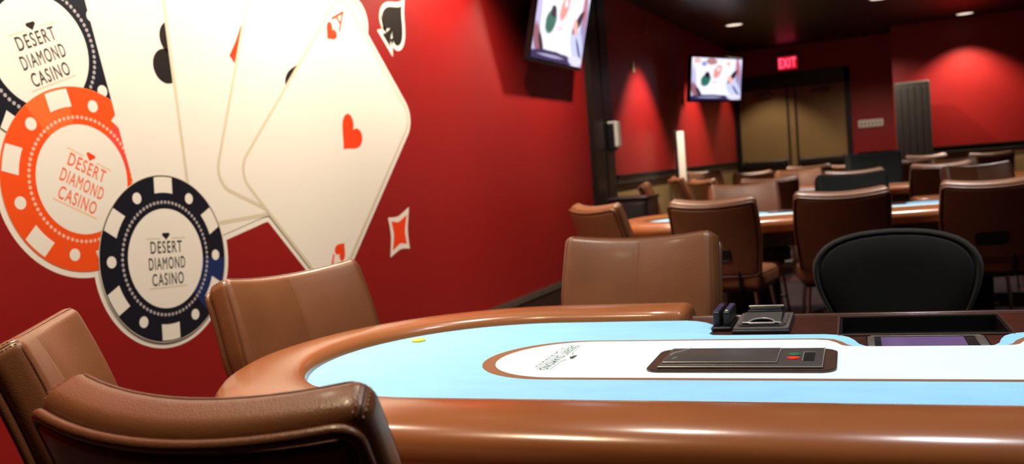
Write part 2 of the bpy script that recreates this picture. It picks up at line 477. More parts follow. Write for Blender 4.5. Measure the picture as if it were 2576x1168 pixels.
# double door in the far wall
D = struct(bpy.data.objects.new('door_1', None)); link(D); D.location = (0, 16.9, 0)
mb = MB()
mb.box(0.0, 0.085, -0.03, 0.06, 0, 2.55); mb.box(1.875, 1.965, -0.03, 0.06, 0, 2.55); mb.box(0.0, 1.965, -0.03, 0.06, 2.30, 2.56)
mb.box(0.90, 0.935, -0.02, 0.06, 0, 2.30); mb.box(1.035, 1.065, -0.02, 0.06, 0, 2.30)
mb.build('door_frame', M['trim'], D, smooth=False)
mb = MB(); mb.box(0.935, 1.035, -0.01, 0.06, 0, 2.30); mb.build('door_mullion', M['door'], D, smooth=False)
for x0, x1 in ((0.085, 0.90), (1.065, 1.875)):
    mb = MB(); mb.box(x0, x1, 0.0, 0.05, 0.01, 2.30)
    leaf = mb.build('door_leaf', M['door'], D, smooth=False)
    mb = MB(); mb.rbox(((x0+x1)/2, -0.045, 0.985), (x1-x0-0.04, 0.07, 0.115), 0.02, 3)
    mb.rbox((x0+0.06, -0.02, 0.985), (0.07, 0.04, 0.15), 0.01, 2); mb.rbox((x1-0.06, -0.02, 0.985), (0.07, 0.04, 0.15), 0.01, 2)
    mb.build('push_bar', M['trim'], leaf)
    mb = MB(); mb.rbox((x0+0.42, -0.03, 2.20), (0.28, 0.06, 0.055), 0.01, 2); mb.box(x0+0.36, x0+0.39, -0.12, 0.0, 2.23, 2.245)
    mb.build('door_closer', M['bezel'], leaf)
wall_mesh('wall_far_lobby', [((0, 1.965, 16.96, 17.0, 0, 2.56), 0)], [M['wall_tan']])

# ------------------------------------------------------------------ ceiling downlights (fixture + its lamp)
def downlight(x, y, label, power, size=130, blend=0.9, col=(1, 0.86, 0.72), radius=0.05, z=CEIL, rot=None, lens=True):
    t = thing('ceiling_downlight', label, 'ceiling light', (x, y, z), 0, 'recessed ceiling downlights')
    mb = MB(); mb.lathe([(0.112, -0.001), (0.140, -0.001), (0.140, -0.008), (0.128, -0.016), (0.116, -0.013), (0.112, -0.006)], 32)
    mb.build('trim_ring', M['lamp_ring'] if lens else M['ceiling'], t)
    if lens:
        mb = MB(); mb.lathe([(0.0, -0.004), (0.110, -0.004), (0.110, -0.012), (0.0, -0.022)], 32)
        mb.build('lens', M['lamp'], t)
    else:
        mb = MB(); mb.lathe([(0.0, -0.003), (0.108, -0.003), (0.108, -0.008), (0.0, -0.008)], 32)
        mb.build('baffle', M['ceiling'], t)
    la = bpy.data.lights.new('downlight_lamp', 'SPOT'); la.energy = power; la.color = col
    la.spot_size = rad(size); la.spot_blend = blend; la.shadow_soft_size = radius
    lo = bpy.data.objects.new('downlight_lamp', la); link(lo, t); lo.location = (0, 0, -0.03)
    if rot: lo.rotation_euler = rot
    return t
WARM = (1, 0.83, 0.64); NEUT = (1, 0.95, 0.90); COOL = (0.95, 0.97, 1.0)
# row along the left wall
for y, p, lb in ((1.85, 235, 'downlight beside the left wall above the leftmost chip graphic'),
                 (3.75, 255, 'downlight beside the left wall above the fanned card graphic'),
                 (5.55, 235, 'downlight beside the left wall above the spade graphic'),
                 (7.45, 245, 'downlight beside the left wall above the tilted near television')):
    downlight(0.68, y, lb, p, 128, 0.7, WARM, rot=(0, rad(20), 0))
for y, p, lb, ln in ((10.55, 380, 'round ceiling downlight cut by the top edge of the photo', True),
                     (13.30, 360, 'round ceiling downlight above and left of the exit sign', True),
                     (16.05, 85, 'deep recessed downlight over the left side of the far doors', False)):
    downlight(0.68, y, lb, p, 92, 0.45, (1, 0.84, 0.66), 0.04, lens=ln)
downlight(3.70, 15.42, 'round ceiling downlight by the far right wall above the red glow', 250, 108, 0.6, (1, 0.80, 0.6), 0.04)
# over the poker tables
for x, y, p, lb in ((2.05, 2.35, 82, 'downlight above the left end of the front poker table'),
                    (3.05, 2.15, 82, 'downlight above the dealer place of the front poker table'),
                    (4.05, 2.15, 82, 'downlight above the right end of the front poker table'),
                    (2.15, 5.75, 150, 'downlight above the left half of the second poker table'),
                    (3.35, 6.05, 150, 'downlight above the right half of the second poker table'),
                    (2.3, 9.3, 150, 'downlight above the left half of the third poker table'),
                    (3.6, 9.6, 150, 'downlight above the right half of the third poker table'),
                    (2.6, 12.7, 70, 'downlight above the chairs before the far doors')):
    downlight(x, y, lb, p, 105, 0.8, (1, 0.90, 0.78) if x == 2.05 else (COOL if y < 3 else NEUT), 0.09)
downlight(1.70, 0.95, 'downlight above the two chairs at the left end of the front table', 110, 95, 0.8, (1, 0.76, 0.50), 0.07)
downlight(2.30, 14.7, 'added fill light with dark fixture before the wall right of the far doors', 130, 145, 0.6, (1, 0.84, 0.66), 0.06, lens=False)  # invented lamp, added to brighten the switch plate and door wall; fixture kept dark

# ================================================================== THE WALL MURAL
# local wall coordinates: (Y, Z) on the plane X=0
def wpoly(mb, P, x, mi, c=(0, 0), rot=0.0, s=1.0):
    cr, sr = math.cos(rot), math.sin(rot)
    vs = [(x, c[0]+s*(px*cr-py*sr), c[1]+s*(px*sr+py*cr)) for px, py in P]
    mb.add(vs, [tuple(range(len(P)))], mi)
def wtext(mb, txt, w, h, x, mi, c, rot, off=(0, 0), bold=0.0):
    v, f = text2d(txt, bold)
    cr, sr = math.cos(rot), math.sin(rot); vs = []
    for px, py in v:
        a, b = px*w+off[0], py*h+off[1]
        vs.append((x, c[0]+a*cr-b*sr, c[1]+a*sr+b*cr))
    mb.add(vs, f, mi)

mural = thing('card_and_chip_mural', 'big wall graphic of fanned aces and three casino chips on red wall', 'wall decal', (0, 0, 0))
DX = 0.0001
BACK = MB()      # white cut-out backing of the whole graphic, shows as a border on the red wall
def casino_chip(c, rot, x, ring, wedge, bead, txt, line, wang, pink=None, srot=None, rim=5):
    srot = rot if srot is None else srot
    mb = MB()
    wpoly(BACK, circle(0.377, 96), 0.0001+x*0.03, 0, c)
    wpoly(mb, circle(0.3535, 96), x+DX, rim, c)
    # ring, faceted in print tones
    N = 120; R0, R1 = 0.205, 0.350
    for k in range(N):
        a0, a1 = 2*PI*k/N, 2*PI*(k+1)/N
        d = (math.degrees((a0+a1)/2)-wang[0]) % 360
        mi = 2 if d < wang[1] else 1
        if pink is not None and (math.degrees((a0+a1)/2)-pink[0]) % 360 < pink[1]: mi = 6
        P = [(R0*math.cos(a0), R0*math.sin(a0)), (R1*math.cos(a0), R1*math.sin(a0)), (R1*math.cos(a1), R1*math.sin(a1)), (R0*math.cos(a1), R0*math.sin(a1))]
        wpoly(mb, P, x+2*DX, mi, c)
    for k in range(6):
        a = srot+PI/2+k*PI/3; hw = 0.148
        P = [(r*math.cos(a+s*hw*0.345/r*0.985), r*math.sin(a+s*hw*0.345/r*0.985)) for r, s in ((0.345, -1), (0.278, -1))]
        inn = [(0.278*math.cos(a+u*hw*1.2), 0.278*math.sin(a+u*hw*1.2)) for u in (-0.5, 0, 0.5)]
        P2 = [(r*math.cos(a+s*hw*0.345/r*0.985), r*math.sin(a+s*hw*0.345/r*0.985)) for r, s in ((0.278, 1), (0.345, 1))]
        out = [(0.345*math.cos(a+u*hw), 0.345*math.sin(a+u*hw)) for u in (0.5, 0, -0.5)]
        wpoly(mb, P+inn+P2+out, x+3*DX, 0, c)
        a2 = a+PI/6
        wpoly(mb, [(px+0.292*math.cos(a2), py+0.292*math.sin(a2)) for px, py in circle(0.0235, 28)], x+3*DX, 0, c)
    for k in range(72):
        a = 2*PI*k/72
        wpoly(mb, [(px+0.2375*math.cos(a), py+0.2375*math.sin(a)) for px, py in circle(0.0074, 10)], x+3*DX, 3, c)
    wpoly(mb, circle(0.210, 96), x+3*DX, 0, c)
    ch = mb.build('casino_chip', [M['white'], M[ring], M[wedge], M[bead], M[txt], M['tanline'], M['orange_pk']], mural, smooth=False, auto='keep')
    mb = MB(); xt = x+4*DX
    for s, w, oy in (('DESERT', 0.178, 0.048), ('DIAMOND', 0.205, -0.020), ('CASINO', 0.178, -0.087)):
        wtext(mb, s, w, 0.052, xt, 0, c, rot, (0, oy), 0.014)
    wpoly(mb, [(-0.018, 0.108), (0.018, 0.108), (0.022, 0.099), (0, 0.078), (-0.022, 0.099)], xt, 1, c, rot)
    for a0, a1, yy in ((-0.108, -0.032, 0.084), (0.032, 0.108, 0.084), (-0.105, 0.105, -0.122)):
        wpoly(mb, [(a0, yy-0.003), (a1, yy-0.003), (a1, yy+0.003), (a0, yy+0.003)], xt, 2, c, rot)
    mb.build('lettering', [M[txt], M['pip_black'] if txt == 'txt_dark' else M['pip_red'], M[line]], ch, smooth=False, auto='keep')
    return ch

def mural_card(e1ang, c, x, pips, w=0.985, h=1.425, r=0.115, line=True):
    """e1ang: direction of the card's up axis in the wall plane"""
    rot = e1ang-PI/2
    mb = MB()
    wpoly(BACK, round_rect(w+0.056, h+0.056, r+0.028), 0.0001+x*0.03, 0, c, rot)
    wpoly(mb, round_rect(w, h, r), x+DX, 1 if line else 0, c, rot)
    wpoly(mb, round_rect(w-0.036, h-0.036, r-0.018), x+2*DX, 0, c, rot)
    cd = mb.build('playing_card', [M['white'], M['tanline']], mural, smooth=False, auto='keep')
    for P, pc, prot, ps, m in pips:
        mb = MB()
        for Q in (P if isinstance(P[0], list) else [P]): wpoly(mb, Q, x+3*DX, 0, pc, prot, ps)
        mb.build('pip', M[m], cd, smooth=False, auto='keep')
    return cd, rot

casino_chip((2.435, 1.759), rad(20), 0.0003, 'navy', 'navy', 'bead_grey', 'txt_dark', 'tanline', (300, 40), srot=rad(33))
casino_chip((2.562, 1.284), rad(-26), 0.0009, 'orange', 'orange_lt', 'bead_peach', 'txt_orange', 'peach_line', (97, 33), (10, 42), srot=rad(14.5), rim=2)
mural_card(rad(101.5), (3.212, 1.712), 0.0014, [(club_parts(), (3.115, 1.80), rad(11), 0.30, 'pip_black')], line=False)
mural_card(rad(92.5), (3.565, 1.775), 0.0018, [(diamond(), (3.563, 1.835), rad(2), 0.30, 'pip_red')])
mural_card(rad(68.0), (3.985, 1.710), 0.0022, [(spade(), (3.992, 1.735), rad(-22), 0.27, 'pip_black')])
r4 = rad(44.2)-PI/2
ace, _ = mural_card(rad(44.2), (4.272, 1.432), 0.0026, [(heart(), (4.405, 1.462), r4, 0.215, 'pip_red'), (heart(), (4.303, 2.028), r4, 0.105, 'pip_red'),
                                                      (heart(), (4.215, 0.832), r4+PI, 0.105, 'pip_red')])
for pc, rr in (((4.402, 2.118), r4), ((4.130, 0.742), r4+PI)):
    mb = MB(); wtext(mb, 'A', 0.105, 0.125, 0.0026+3*DX, 0, pc, rr); mb.build('letter', M['pip_red'], ace, smooth=False, auto='keep')
casino_chip((2.940, 0.936), rad(-3.5), 0.0031, 'navy', 'navy_blue', 'bead_grey', 'txt_dark', 'tanline', (308, 45))

BACK.build('backing', M['white'], mural, smooth=False, auto='keep')
mb = MB(); sp = [(x*0.27, y*0.30) for x, y in spade()]
c = (5.006, 2.165); rr = rad(47)-PI/2
wpoly(mb, offset_poly(sp, 0.030), 0.001, 0, c, rr); wpoly(mb, sp, 0.0018, 1, c, rr)
tag(mb.build('spade_decal', [M['white'], M['pip_black']], smooth=False, auto='keep'), 'black spade decal with white border at top of red wall', 'wall decal')
mb = MB()
def cave_quad(C, k=0.022):
    P = []; cx = sum(p[0] for p in C)/4; cy = sum(p[1] for p in C)/4
    for i in range(4):
        a, b = Vector(C[i]), Vector(C[(i+1) % 4])
        for j in range(8):
            t = j/8; p = a.lerp(b, t); d = Vector((cx, cy))-p
            p = p+d.normalized()*k*4*t*(1-t); P.append(tuple(p))
    return P
wpoly(mb, cave_quad([(4.735, 0.972), (4.723, 0.732), (4.960, 0.762), (4.993, 1.020)]), 0.001, 0)
wpoly(mb, cave_quad([(4.768, 0.948), (4.757, 0.772), (4.930, 0.795), (4.957, 0.975)]), 0.0018, 1)
tag(mb.build('diamond_decal', [M['white'], M['pip_red']], smooth=False, auto='keep'), 'small red diamond decal with white border low on red wall', 'wall decal')

# ================================================================== POKER TABLES
U1 = 1.79                 # distance between the two end centres
def path_pts(open_far=True, n=40, u_end=0.322):
    """centre points + outward normals round the table, starting at the far rail end, going left"""
    P = []
    for k in range(4): P.append((u_end*(1-k/4), 0, 0, 1, ))
    for k in range(n+1):
        a = PI/2+PI*k/n; P.append((0, 0, math.cos(a), math.sin(a)))
    for k in range(1, 12): P.append((U1*k/12, 0, 0, -1))
    for k in range(n+1):
        a = -PI/2+PI*k/n; P.append((U1, 0, math.cos(a), math.sin(a)))
    for k in range(1, 5): P.append((U1-u_end*k/4, 0, 0, 1))
    return P
def track(r, n=40):
    P = [(r*math.cos(PI/2+PI*k/n), r*math.sin(PI/2+PI*k/n)) for k in range(n+1)]
    P += [(U1+r*math.cos(-PI/2+PI*k/n), r*math.sin(-PI/2+PI*k/n)) for k in range(n+1)]
    return P
RAIL = [(0.441, 0.758), (0.442, 0.769), (0.447, 0.779), (0.458, 0.7865), (0.476, 0.7915), (0.505, 0.7945), (0.535, 0.7935), (0.570, 0.789), (0.600, 0.782),
        (0.620, 0.772), (0.633, 0.757), (0.638, 0.738), (0.634, 0.718), (0.622, 0.703), (0.604, 0.695), (0.50, 0.692), (0.445, 0.70)]
def rail_mesh():
    mb = MB(); P = path_pts(); n = len(RAIL); vs = []; fs = []
    rc, zc = 0.54, 0.742
    seq = []
    # rounded ends: extra rings that shrink toward the profile centre
    def ring(u, v, nx, ny, s, du):
        return [(u+du+nx*(rc+(r-rc)*s), v+ny*(rc+(r-rc)*s), zc+(z-zc)*s) for r, z in RAIL]
    ends = [(0.02, 0.022), (0.60, 0.021), (0.84, 0.016), (0.94, 0.009), (0.985, 0.003)]
    for s, e in ends: seq.append(ring(*P[0], s, e))
    for q in P: seq.append(ring(*q, 1, 0))
    for s, e in ends[::-1]: seq.append(ring(*P[-1], s, -e))
    for rg in seq: vs += rg
    for i in range(len(seq)-1):
        for k in range(n):
            k2 = (k+1) % n; fs.append((i*n+k, i*n+k2, (i+1)*n+k2, (i+1)*n+k))
    fs.append(tuple(range(n))); fs.append(tuple((len(seq)-1)*n+k for k in range(n))[::-1])
    return mb.add(vs, fs)

def felt_outline():
    half = [(0.30, 0.441), (0.345, 0.440), (0.375, 0.428), (0.402, 0.405), (0.422, 0.372), (0.431, 0.335), (0.431, 0.290), (0.428, 0.255), (0.440, 0.238), (0.47, 0.235)]
    half += [(0.60, 0.235), (0.69, 0.233), (0.722, 0.222), (0.742, 0.196), (0.754, 0.160), (0.762, 0.122), (0.775, 0.098), (0.81, 0.091), (0.895, 0.088)]
    full = half + [(U1-u, v) for u, v in half[::-1]][1:]
    left = [(0.441*math.cos(a), 0.441*math.sin(a)) for a in [PI/2+PI*k/48 for k in range(49)]]
    right = [(U1+0.441*math.cos(a), 0.441*math.sin(a)) for a in [-PI/2+PI*k/48 for k in range(49)]]
    return [p for p in left] + right + full[::-1]

def oval_outline(uc, rr, dv, top, near):
    """left half-oval then along the near line, mirrored on the right, back along the dealer side"""
    L = [(uc+rr*math.cos(a), dv+rr*math.sin(a)) for a in [PI/2+PI*k/40 for k in range(41)]]
    Rr = [(U1-u, v) for u, v in L[::-1]]
    return L, Rr

def poker_table(label, loc, rz, group):
    t = thing('poker_table', label, 'poker table', loc, rz, group)
    rail_mesh().build('padded_armrest', M['rail'], t)
    mb = MB(); mb.prism(felt_outline(), 0.7590, 0.7610); mb.build('felt', M['felt'], t, smooth=False)
    dvo = -0.0127
    # brown betting line and white field (printed on the cloth)
    def field(uc, rr, tail, z):
        L = [(uc+rr*math.cos(a), dvo+rr*math.sin(a)) for a in [PI/2+PI*k/40 for k in range(41)]]
        half = L[::-1]            # from near-left round to far-left, ending at (uc, dvo+rr)
        near = half[0]
        P = half + tail
        P += [(U1-u, v) for u, v in P[::-1]]
        mb = MB(); mb.add([(u, v, z) for u, v in P], [tuple(range(len(P)))]); return mb
    tail_b = [(0.60, dvo+0.197), (0.685, dvo+0.196), (0.712, 0.172), (0.729, 0.143), (0.740, 0.112), (0.752, 0.0985), (0.79, 0.0925)]
    tail_w = [(0.60, dvo+0.183), (0.672, dvo+0.182), (0.700, 0.160), (0.717, 0.133), (0.728, 0.106), (0.738, 0.0970), (0.79, 0.0915)]
    field(0.1644, 0.1968, tail_b, 0.7614).build('betting_line', M['felt_brown'], t, smooth=False)
    field(0.1810, 0.1830, tail_w, 0.7618).build('centre_field', M['felt_white'], t, smooth=False)
    # printed lettering facing the left end player
    mb = MB()
    def ftext(s, w, h, uc, vc):
        v, f = text2d(s, 0.010)
        mb.add([(uc+b*h, vc-a*w, 0.7621) for a, b in v], f)
    ftext('DESERT DIAMOND', 0.250, 0.020, 0.136, -0.004)
    ftext('CASINO', 0.200, 0.006, 0.113, -0.004)
    for u0, v0, v1 in ((0.1215, -0.13, 0.122), (0.1515, -0.13, -0.03), (0.1515, 0.03, 0.122)):
        mb.add([(u0, v0, 0.7621), (u0+0.0012, v0, 0.7621), (u0+0.0012, v1, 0.7621), (u0, v1, 0.7621)], [(0, 1, 2, 3)])
    mb.add([(0.158, -0.004, 0.7621), (0.167, 0.016, 0.7621), (0.172, 0.013, 0.7621), (0.172, -0.021, 0.7621), (0.167, -0.024, 0.7621)], [(0, 1, 2, 3, 4)])
    for s in (-1, 1):
        mb.add([(0.160, -0.004+s*0.022, 0.7621), (0.1535, -0.004+s*0.05, 0.7621), (0.1565, -0.004+s*0.026, 0.7621)], [(0, 1, 2)])
    mb.build('lettering', M['felt_text'], t, smooth=False)
    # dealer side wood top with openings for chip tray and screen
    bm = bmesh.new()
    def loop(P):
        vs = [bm.verts.new((u, v, 0.7585)) for u, v in P]
        return [bm.edges.new((vs[i], vs[(i+1) % len(vs)])) for i in range(len(vs))]
    E = loop([(0.325, 0.05), (1.465, 0.05), (1.465, 0.505), (0.325, 0.505)])
    E += loop([(0.722, 0.222), (1.068, 0.222), (1.068, 0.455), (0.722, 0.455)])
    E += loop([(0.777, 0.096), (1.013, 0.096), (1.013, 0.205), (0.777, 0.205)])
    bmesh.ops.triangle_fill(bm, edges=E, use_beauty=True)
    r = bmesh.ops.extrude_face_region(bm, geom=list(bm.faces))
    bmesh.ops.translate(bm, verts=[g for g in r['geom'] if isinstance(g, bmesh.types.BMVert)], vec=(0, 0, -0.022))
    bmesh.ops.recalc_face_normals(bm, faces=bm.faces)
    me = bpy.data.meshes.new('dealer_panel'); bm.to_mesh(me); bm.free(); me.materials.append(M['wood'])
    link(bpy.data.objects.new('dealer_panel', me), t)
    mb = MB(); mb.rbox((0.895, 0.508, 0.752), (1.10, 0.014, 0.020), 0.005, 2); mb.build('edge_strip', M['wood'], t)
    mb = MB(); mb.prism(track(0.50), 0.60, 0.70); mb.build('apron', M['apron'], t, smooth=False)
    for u in (0.25, U1-0.25):
        mb = MB(); mb.rbox((u, -0.02, 0.32), (0.34, 0.52, 0.60), 0.03, 3); mb.rbox((u, -0.02, 0.03), (0.44, 0.66, 0.06), 0.02, 3)
        mb.build('pedestal', M['apron'], t)
    return t

T1 = (2.023, 1.880, 0.0); Y1 = 0.05816
tbl = poker_table('large oval poker table with pale blue felt in the foreground', T1, Y1, 'oval poker tables')
dup(tbl, (1.603, 6.232, 0), rad(14), 'second poker table in the row behind the black dealer chair', 'oval poker tables')
dup(tbl, (1.89, 9.84, 0), rad(15), 'farthest poker table, mostly hidden behind rows of brown chairs', 'oval poker tables')
def onT(u, v, z, T=T1, yaw=Y1):
    c, s = math.cos(yaw), math.sin(yaw)
    return (T[0]+u*c-v*s, T[1]+u*s+v*c, z)

# ---- things set into / lying on the front table
ct = thing('chip_tray', 'empty black chip tray sunk in dark wood at dealer place', 'chip tray', onT(0.895, 0.3385, 0.7585), Y1)
mb = MB()
hw, hd, dp = 0.172, 0.1155, 0.045
mb.box(-hw, hw, -hd, hd, -dp-0.004, -dp)
mb.box(-hw, -hw+0.004, -hd, hd, -dp, 0.001); mb.box(hw-0.004, hw, -hd, hd, -dp, 0.001)
mb.box(-hw, hw, -hd, -hd+0.004, -dp, 0.001); mb.box(-hw, hw, hd-0.004, hd, -dp, 0.001)
mb.build('tray', M['black_metal'], ct, smooth=False)
for k in range(8):
    y0 = -hd+0.006+k*(2*hd-0.012)/8; w = (2*hd-0.012)/8
    mb = MB(); P = [(y0+w/2-w/2*math.cos(PI*j/8), -dp+0.010-0.009*math.sin(PI*j/8)) for j in range(9)]
    vs = [(-hw+0.004, y, z) for y, z in P]+[(hw-0.004, y, z) for y, z in P]
    mb.add(vs, [(j, j+1, 10+j, 9+j) for j in range(8)]); mb.build('channel', M['black_metal'], ct)
mb = MB()
for a, b in (((-hw-0.004, -hd-0.004), (hw+0.004, -hd-0.004)), ((-hw-0.004, hd+0.004), (hw+0.004, hd+0.004)), ((-hw-0.004, -hd), (-hw-0.004, hd)), ((hw+0.004, -hd), (hw+0.004, hd))):
    mb.tube([(*a, 0.002), (*b, 0.002)], 0.0028, 8)
mb.build('rim', M['bezel'], ct)
mb = MB(); mb.tube([(0.128, -0.055, -dp+0.013), (0.140, 0.030, -dp+0.013)], 0.0022, 6); mb.build('divider', M['steel_lt'], ct)

ts = thing('touch_screen', 'small purple touch screen in front of the empty chip tray', 'screen', onT(0.895, 0.1495, 0.7585), Y1)
mb = MB(); mb.rbox((0, 0, -0.008), (0.236, 0.104, 0.018), 0.004, 2); mb.build('bezel', M['black_plastic'], ts)
mb = MB(); mb.box(-0.088, 0.074, -0.046, 0.044, 0.0005, 0.0022); mb.build('display', M['display'], ts, smooth=False)
mb = MB(); mb.rbox((0, 0.0525, 0.001), (0.22, 0.006, 0.006), 0.002, 2); mb.rbox((0.105, 0, 0.001), (0.018, 0.10, 0.005), 0.002, 2); mb.rbox((-0.108, 0, 0.001), (0.014, 0.10, 0.005), 0.002, 2)
mb.build('frame_edge', M['plate_grey'], ts)

# card shuffler
sh = thing('card_shuffler', 'flat steel card shuffler set in the white centre of front table', 'card shuffler', onT(0.5395, -0.051, 0.7618), Y1)
mb = MB(); P = round_rect(0.363, 0.203, 0.030, 8); mb.prism(P, 0.0, 0.0035); mb.prism([(x*0.985, y*0.972) for x, y in P], 0.0035, 0.0050); mb.build('bezel', M['bezel'], sh, smooth=False)
mb = MB(); mb.rbox((0.0, 0.0005, 0.0060), (0.316, 0.176, 0.006), 0.002, 2); mb.build('faceplate', M['steel'], sh)
mb = MB(); mb.rbox((-0.041, 0.012, 0.0098), (0.226, 0.136, 0.003), 0.0012, 2); lid = mb.build('lid', M['steel'], sh)
mb = MB(); mb.tube([(-0.154, 0.080-0.0845*2, 0.0092), (0.072, 0.012-0.069, 0.0112)], 0.0001, 4) if False else None
mb = MB(); mb.tube([(-0.152, -0.0575, 0.0112), (0.071, -0.0575, 0.0112), (0.071, 0.079, 0.0112)], 0.0011, 6); mb.build('lid_edge', M['steel_lt'], sh)
mb = MB(); mb.tube([(-0.156, -0.0875, 0.0088), (0.156, -0.0875, 0.0088), (0.157, 0.087, 0.0088)], 0.0013, 6); mb.build('plate_edge', M['steel_lt'], sh)
mb = MB(); mb.tube([(-0.148, 0.005, 0.0115), (-0.143, 0.028, 0.0115), (-0.132, 0.040, 0.0115), (-0.123, 0.062, 0.0115), (-0.114, 0.072, 0.0115)], 0.0022, 6)
mb.tube([(-0.138, -0.030, 0.0115), (-0.131, -0.012, 0.0115)], 0.0016, 6); mb.build('finger_notch', M['steel_lt'], sh)
for yy, m, nm in ((0.022, 'green_btn', 'button'), (-0.012, 'red_btn', 'button')):
    mb = MB(); mb.lathe([(0.0125, 0.008), (0.0125, 0.0105), (0.0100, 0.0115), (0.0, 0.0118)], 20, (0.100, yy, 0)); b_ = mb.build(nm, M[m], sh)
    b_['label'] = ('green' if m == 'green_btn' else 'red')+' round button'
mb = MB(); mb.box(0.120, 0.140, -0.036, 0.040, 0.009, 0.0098); mb.build('window', M['black_plastic'], sh, smooth=False)
mb = MB(); mb.tube([(0.118, -0.038, 0.0098), (0.118, 0.042, 0.0098), (0.142, 0.042, 0.0098)], 0.0009, 6); mb.build('window_edge', M['steel_lt'], sh)

# card reader: two black towers with a swipe slot
cr = thing('card_reader', 'small black swipe card reader with two upright walls', 'card reader', onT(0.452, 0.385, 0.7585), Y1)
mb = MB(); mb.rbox((0, -0.012, 0.005), (0.048, 0.160, 0.010), 0.003, 2); mb.build('base', M['black_plastic'], cr)
for x in (-0.0125, 0.0125):
    mb = MB(); mb.rbox((x, -0.008, 0.0270), (0.0165, 0.130, 0.036), 0.004, 3); w_ = mb.build('wall', M['black_plastic'], cr)
    mb = MB(); mb.rbox((x, -0.008, 0.0452), (0.013, 0.120, 0.0025), 0.001, 2); mb.build('top_strip', M['blue_plastic'], w_)
mb = MB(); mb.lathe([(0.003, 0.0455), (0.003, 0.0472), (0.0, 0.048)], 12, (0.0115, -0.062, 0)); mb.build('indicator_light', M['led'], cr)

# bill drop slot device
dv = thing('bill_drop_slot', 'grey metal bill drop slot with ribbed paddle beside black card reader', 'drop slot', onT(0.547, 0.368, 0.7585), Y1)
mb = MB(); mb.rbox((0, 0, 0.004), (0.132, 0.222, 0.010), 0.003, 2); mb.build('under_plate', M['black_plastic'], dv)
mb = MB(); P = round_rect(0.126, 0.214, 0.006, 3); mb.prism(P, 0.009, 0.013); mb.build('base_plate', M['plate_grey'], dv, smooth=False)
mb = MB(); mb.box(-0.047, 0.043, -0.088, 0.092, 0.013, 0.0155); mb.build('slot_frame', M['black_plastic'], dv, smooth=False)
# arched bracket
mb = MB(); arc = [(0.030*math.cos(PI*k/16), 0.022*math.sin(PI*k/16)) for k in range(17)]
outer = [(0.044, 0.0), (0.044, 0.055), (-0.044, 0.055), (-0.044, 0.0)]
poly = [(x, y) for x, y in outer[:1]]+outer[1:]+[(x, y+0.0) for x, y in arc[::-1]]
def tilt(p): x, y = p; return (x, -0.066+y*1.15, 0.0190+y*0.26)
n = len(poly); vs = [tilt(p) for p in poly]+[(a, b, c_-0.004) for a, b, c_ in [tilt(p) for p in poly]]
mb.add(vs, [tuple(range(n)), tuple(range(n, 2*n))[::-1]]+[(k, (k+1) % n, n+(k+1) % n, n+k) for k in range(n)])
mb.build('arched_bracket', M['steel'], dv, smooth=False)
mb = MB(); mb.tube([tilt((x*1.0, y)) for x, y in [(0.044, 0.0), (0.030, 0.0)]+arc+[(-0.030, 0), (-0.044, 0)]], 0.0018, 6); mb.build('bracket_edge', M['steel_lt'], dv)
mb = MB(); mb.rbox((0, -0.071, 0.0185), (0.060, 0.010, 0.005), 0.002, 2); mb.build('slot_lip', M['steel_lt'], dv)
for x in (-0.050, 0.046):
    mb = MB(); mb.lathe([(0.006, 0.013), (0.006, 0.019), (0.004, 0.022), (0.0, 0.022)], 12, (x, -0.083, 0)); mb.build('screw_post', M['plate_grey'], dv)
mb = MB()
for k, (y, z) in enumerate(((0.012, 0.0275), (0.036, 0.0300), (0.058, 0.0325))):
    mb.rbox((0.0, y, z), (0.088-0.006*k, 0.021, 0.006), 0.002, 2)
mb.rbox((0.0, 0.036, 0.0215), (0.080, 0.085, 0.012), 0.004, 2)
mb.build('ribbed_paddle', M['black_metal'], dv)
mb = MB(); mb.rbox((0.0, 0.0765, 0.0355), (0.086, 0.008, 0.005), 0.002, 2); mb.build('top_bar', M['steel_lt'], dv)
mb = MB(); mb.tube([(0.052, -0.070, 0.0150), (0.052, 0.075, 0.0150)], 0.0035, 8); mb.build('hinge_rod', M['plate_grey'], dv)

mb = MB(); mb.lathe([(0.0175, 0.0), (0.0185, 0.001), (0.0185, 0.0035), (0.0165, 0.0048), (0.0, 0.0048)], 28)
yb = mb.build('dealer_button', M['yellow']); yb.location = onT(-0.315, 0.202, 0.7612)
tag(yb, 'small round yellow button lying on the blue felt', 'button')

# ================================================================== BROWN PLAYER CHAIR
HX, HN, HH = 0.256, 0.037, 0.238
BZ0, BY0 = 0.474, -0.195
def back_line(h):
    """height along the back -> (y, z, recline)"""
    N = 24; y, z = BY0, BZ0; t1 = (h+HH)/(2*HH)
    th = 0
    for k in range(N):
        t = t1*(k+0.5)/N; th = rad(9+17*t); ds = 2*HH*t1/N
        y -= math.sin(th)*ds; z += math.cos(th)*ds
    return y, z, rad(9+17*t1)
def back_pt(x, nn, h):
    t = (h+HH)/(2*HH)
    taper = 0.92+0.105*min(1.0, max(0.0, t)/0.55)-0.025*max(0.0, (t-0.55)/0.45)
    k = 0.030+0.022*t
    X = x*taper*0.985
    m = 2*k*x/HX**2; q = 1/math.sqrt(1+m*m)
    X -= nn*m*q
    nn = nn*q + k*(x/HX)**2
    y, z, th = back_line(h)
    return Vector((X, y+math.cos(th)*nn, z+math.sin(th)*nn))
